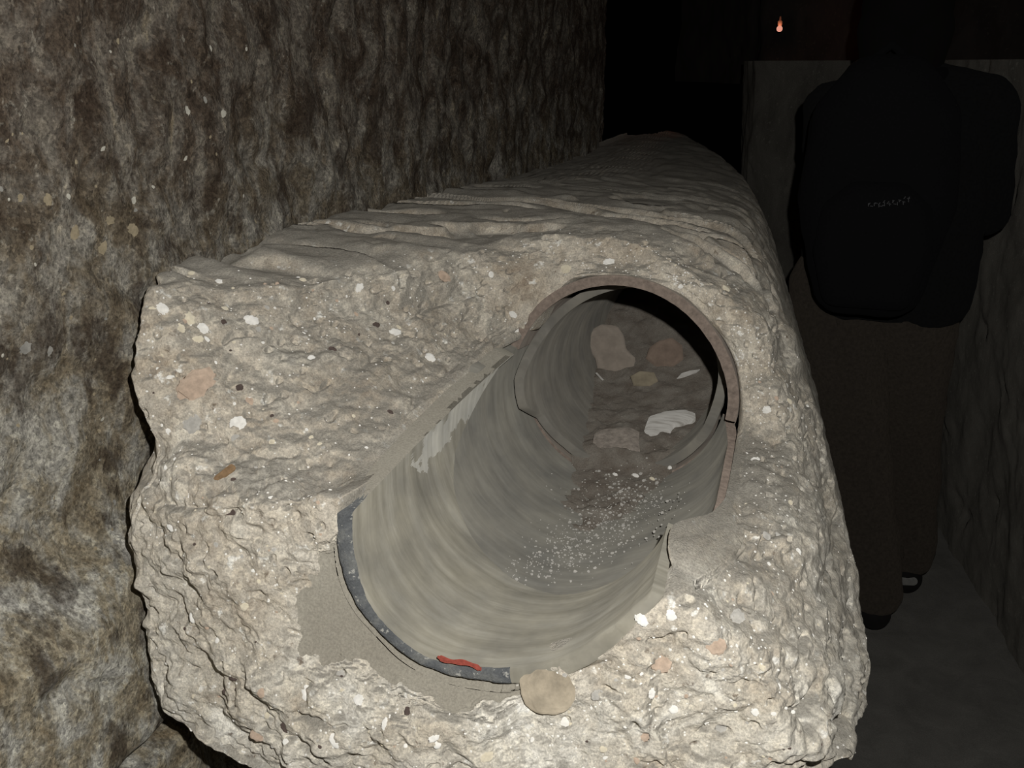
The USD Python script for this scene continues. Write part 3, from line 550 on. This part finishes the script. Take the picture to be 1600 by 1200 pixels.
wall_path([(.95, -.4), (.72, 1.3), (.58, 2.2), (.48, 2.9), (.36, 3.4), (.12, 3.75), (-.2, 3.9), (-.31, 3.98), (-.335, 4.25), (-.38, 5.0), (-.45, 6.0)], (0, H + .012), 'wall_right', WALLFAR, .07, 401, ny=500, nz_=200, flip=True)
lx, ly = np.meshgrid(np.linspace(-1.4, 2.2, 90), np.linspace(-.4, 6.2, 160))
wx = np.interp(ly, [-.4, 1.3, 2.2, 2.9, 3.4, 3.75, 3.9, 3.98, 4.2, 5.0, 6.0], [.95, .72, .58, .48, .36, .12, -.2, -.31, -.335, -.38, -.45]) + .03
g = np.stack([np.maximum(lx, wx), ly, np.full_like(lx, H + .004)], -1); g[..., 2] += .02 * fbm(g, 4, 3, 431) * sstep(lx - wx, 0, .2) - .006
obj('trim_1', (g.reshape(-1, 3), grid_faces(160, 90)), WALLFAR, kind='structure')
wall_path([(1.7, -.4), (1.6, 2.0), (1.3, 3.8), (.7, 4.75), (.0, 4.95), (-.28, 5.0), (-.40, 5.3), (-.9, 6.1)], (H - .1, 2.7), 'wall_back', SHADE_ROCK, .10, 441, ny=240, nz_=120, flip=True)
gx, gy = np.meshgrid(np.linspace(-1.8, 1.2, 200), np.linspace(-.4, 6.2, 400))
g = np.stack([gx, gy, np.zeros_like(gx)], -1); g[..., 2] = .02 * fbm(g, 3, 4, 501)
obj('floor', (g.reshape(-1, 3), grid_faces(400, 200)), FLOOR, kind='structure')
g = np.stack([gx, gy, np.full_like(gx, 2.5)], -1); g[..., 2] += .25 * fbm(g, 2, 4, 511)
obj('ceiling', (g.reshape(-1, 3), grid_faces(400, 200)[:, ::-1]), SHADE_ROCK, kind='structure')

# ------------------------------------------------------------------ person walking ahead with a rucksack
def hull_chain(pts, n=24):
    out_ = manifold3d.Manifold()
    for (p1, r1), (p2, r2) in zip(pts[:-1], pts[1:]):
        s1 = manifold3d.Manifold.sphere(r1, n).translate(tuple(map(float, p1))); s2 = manifold3d.Manifold.sphere(r2, n).translate(tuple(map(float, p2)))
        out_ += (s1 + s2).hull()
    return out_
def ell(c, r): return manifold3d.Manifold.sphere(1, 40).scale(tuple(map(float, r))).translate(tuple(map(float, c)))
def finish(man, edge=.02, it=12):
    m_ = man.refine_to_length(edge).to_mesh(); t_ = trimesh.Trimesh(m_.vert_properties[:, :3], m_.tri_verts)
    trimesh.smoothing.filter_taubin(t_, iterations=it); return t_
FL, FR = at_z((1362, 972), 0.02), at_z((1412, 916), 0.02)
base = np.array([at_y((1385, 300), 2.48)[0], 2.48, 0]); bx, by = base[0], base[1]
v3 = lambda x, y, z: np.array([bx + x, by + y, z])
person = thing('person', 'person in dark clothes and brown trousers walking away down the passage with a black rucksack', 'person')
head = v3(.0, .07, 1.545)
hipL, hipR = v3(-.09, .02, .86), v3(.09, .02, .86)
aL, aR = FL + [0, .0, .07], FR + [0, .0, .09]
kL, kR = (hipL + aL) / 2 + [0, .04, .02], (hipR + aR) / 2 + [0, .06, .02]
sL, sR = v3(-.13, .06, 1.31), v3(.185, .03, 1.32)
eR, wR = v3(.225, .06, 1.09), v3(.19, .26, 1.03); eL, wL = v3(-.13, .16, 1.08), v3(-.07, .34, 1.12)
torso = hull_chain([(v3(-.04, .03, .93), .10), (v3(.09, .03, .93), .105)]) + hull_chain([(v3(-.045, .04, 1.25), .095), (v3(.09, .04, 1.25), .10)])
trunk = (torso.hull() + hull_chain([(sL, .055), (v3(0, .03, 1.37), .07), (sR, .055)]))
def arm(s, e, w, k=1): return hull_chain([(s, .055 * k), (e, .042 * k), (w, .03 * k)])
def hand(w, side):
    h = hull_chain([(w, .026), (w + [0, .05, -.01], .026), (w + [side * -.01, .08, -.02], .024)])
    for i in range(4):
        b_ = w + np.array([side * (.024 - .016 * i), .085, -.02]); ln = [.028, .034, .032, .024][i]
        h += hull_chain([(b_, .0095), (b_ + [0, ln, -.012], .009), (b_ + [0, ln * 1.25, -.038], .008)], 12)
    return h + hull_chain([(w + [-side * .02, .03, .0], .011), (w + [-side * .042, .06, .004], .0105), (w + [-side * .04, .09, -.006], .009)], 12)
skull = ell(head, (.075, .095, .11)) + ell(head + [0, .045, -.06], (.055, .055, .06)) + ell(head + [0, .10, -.02], (.013, .02, .022)) + hull_chain([(head + [0, -.01, -.07], .055), (v3(0, .03, 1.38), .06)])
for sx in (-1, 1): skull += ell(head + [sx * .078, .0, -.01], (.012, .022, .032)) + ell(head + [sx * .03, .088, .012], (.014, .01, .01))
legs = hull_chain([(hipL, .085), (kL, .06), (aL, .04)]) + hull_chain([(hipR, .085), (kR, .06), (aR, .04)])
feet = hull_chain([(aL, .04), (FL + [0, .0, .025], .035), (FL + [0, .15, .02], .03)]) + hull_chain([(aR, .04), (FR + [0, 0, .025], .035), (FR + [0, .15, .02], .03)])
obj('body', finish(skull + trunk + arm(sL, eL, wL) + arm(sR, eR, wR) + hand(wL, -1) + hand(wR, 1) + legs + feet, .02, 8), SKIN, person)
hair = (ell(head + [0, -.02, .005], (.10, .112, .125)) + hull_chain([(head + [-.03, -.04, -.05], .075), (head + [-.03, -.05, -.15], .055)]) + hull_chain([(head + [.03, -.04, -.05], .075), (head + [.03, -.05, -.15], .055)])) - manifold3d.Manifold.cube((.4, .3, .4), True).translate(tuple(map(float, head + [0, .19, -.07])))
obj('hair', finish(hair, .015, 6), HAIR, person)
jk = (hull_chain([(v3(-.05, .02, .90), .13), (v3(.10, .02, .90), .13)]) + hull_chain([(v3(-.06, .03, 1.25), .12), (v3(.1, .03, 1.25), .12)])).hull() + hull_chain([(sL, .07), (v3(0, .03, 1.36), .085), (sR, .078)]) + arm(sL, eL, wL - [0, .02, 0], 1.45) + arm(sR, eR, wR - [0, .02, 0], 1.45)
jk -= manifold3d.Manifold.cube((1, 1, .2), True).translate((float(bx), float(by), .73))
jkm = finish(jk, .02, 8); jkm.vertices += jkm.vertex_normals * (fbm(jkm.vertices, 18, 3, 611) * .018)[:, None]
obj('jacket', jkm, JACKET, person)
tr = hull_chain([(hipL, .112), (kL, .085), (aL + [0, 0, .02], .068)]) + hull_chain([(hipR, .112), (kR, .085), (aR + [0, 0, .02], .068)]) + hull_chain([(hipL + [0, 0, .04], .115), (hipR + [0, 0, .04], .115)])
trm = finish(tr, .018, 8); trm.vertices += trm.vertex_normals * (fbm(trm.vertices, 16, 3, 613, (1, 1, .7)) * .022)[:, None]
obj('trousers', trm, TROUSER, person)
for f0, nm in ((FL, 0), (FR, 1)):
    sh = hull_chain([(f0 + [0, -.02, .04], .043), (f0 + [0, .06, .04], .046), (f0 + [0, .19, .03], .036)]) + hull_chain([(f0 + [0, -.015, .06], .043), (f0 + [0, 0, .1], .045)])
    sh -= manifold3d.Manifold.cube((1, 1, .2), True).translate((float(f0[0]), float(f0[1]), -.098))
    sp = obj('shoe', finish(sh, .015, 4), SHOE, person)
hp = FR + np.array([0, -.055, .045])
obj('heel_patch', finish(hull_chain([(hp + [-.015, 0, 0], .012), (hp + [.015, 0, .004], .012)], 16), .006, 2), HEEL, person, label='pale heel of the right shoe')

pack = thing('rucksack', 'large rounded black rucksack on the walking person\'s back', 'backpack')
yb = 2.24
p0, p1 = at_y((1248, 300), yb), at_y((1497, 300), yb); pcx, pw_ = (p0[0] + p1[0]) / 2, (p1[0] - p0[0]) / 2
ztop_, zbot = at_y((1370, 100), yb)[2], at_y((1370, 490), yb)[2]
def rbox(cx, cy, z0, z1, hw, hd, r, bot=1.0):
    pts = []
    for z, k in ((z0 + r, bot), (z0 + .45 * (z1 - z0), 1.0), (z0 + .75 * (z1 - z0), .93), (z1 - r, .62)):
        for sx in (-1, 1):
            for sy in (-1, 1): pts.append(manifold3d.Manifold.sphere(r, 24).translate((float(cx + sx * (hw * k - r)), float(cy + sy * (hd - r)), float(z))))
    return manifold3d.Manifold.batch_hull(pts)
pb = finish(rbox(pcx, yb + .02, zbot, ztop_ + .02, pw_, .11, .07, .72), .02, 10); pb.vertices += pb.vertex_normals * (fbm(pb.vertices, 14, 3, 621) * .012)[:, None]
obj('pack_body', pb, BLACK, pack)
obj('front_pocket', finish(rbox(pcx, yb - .07, zbot + .03, zbot + .30, pw_ * .74, .05, .035, .8), .015, 6), BLACK, pack)
obj('top_handle', finish(hull_chain([((pcx - .035, yb + .07, ztop_ + .01), .008), ((pcx, yb + .07, ztop_ + .04), .008), ((pcx + .035, yb + .07, ztop_ + .01), .008)], 12), .01, 2), BLACK, pack)
for sx in (-1, 1):
    obj('shoulder_strap', finish(hull_chain([((pcx + sx * .075, yb + .12, ztop_ - .03), .018), ((bx + sx * .10, by + .02, 1.40), .016), ((bx + sx * .12, by + .17, 1.33), .016), ((bx + sx * .15, by + .17, 1.12), .014), ((bx + sx * .17, by + .02, 1.0), .014)], 12), .015, 2), BLACK, pack)
# worn embroidered lettering, too dim in the photograph to read: pale broken strokes where it stands
st = []
eg = np.random.default_rng(3)
for i in range(9):
    q = np.array([1358 + i * 7.4, 321 - i * 1.1]); hgt = 11 if i == 0 else 7
    for j in range(3):
        a_ = q + eg.uniform([-1.5, -hgt / 2], [3, hgt / 2]); b_ = a_ + [[0, 4], [3.5, .5], [2.5, -3]][j]
        st.append(hull_chain([(at_y(a_, yb - .122), .0009), (at_y(b_, yb - .122), .0009)], 8).to_mesh())
obj('emblem', trimesh.util.concatenate([trimesh.Trimesh(s_.vert_properties[:, :3], s_.tri_verts) for s_ in st]), EMBLEM, pack, smooth=False, label='worn pale embroidered lettering')

# ------------------------------------------------------------------ small reddish lamp far down the tunnel and the rock it lights
lp = at_y((1218, 45), 4.6)
lamp = thing('tunnel_lamp', 'tiny glowing pinkish lamp far down the dark tunnel, upper right', 'lamp', loc=lp)
obj('bulb', trimesh.creation.icosphere(3, .013), GLOW, lamp)
obj('lamp_holder', trimesh.creation.revolve([(0, .012), (.009, .012), (.011, .03), (.006, .035), (.004, .05), (0, .05)], sections=20), METAL, lamp)
ll = UsdLux.SphereLight.Define(stage, str(lamp.GetPath()) + '/lamp_light')
ll.CreateRadiusAttr(.012); ll.CreateNormalizeAttr(True); ll.CreateIntensityAttr(.13); ll.CreateColorAttr(Gf.Vec3f(1, .30, .15)); ll.AddTranslateOp().Set(Gf.Vec3d(0, -.035, 0))
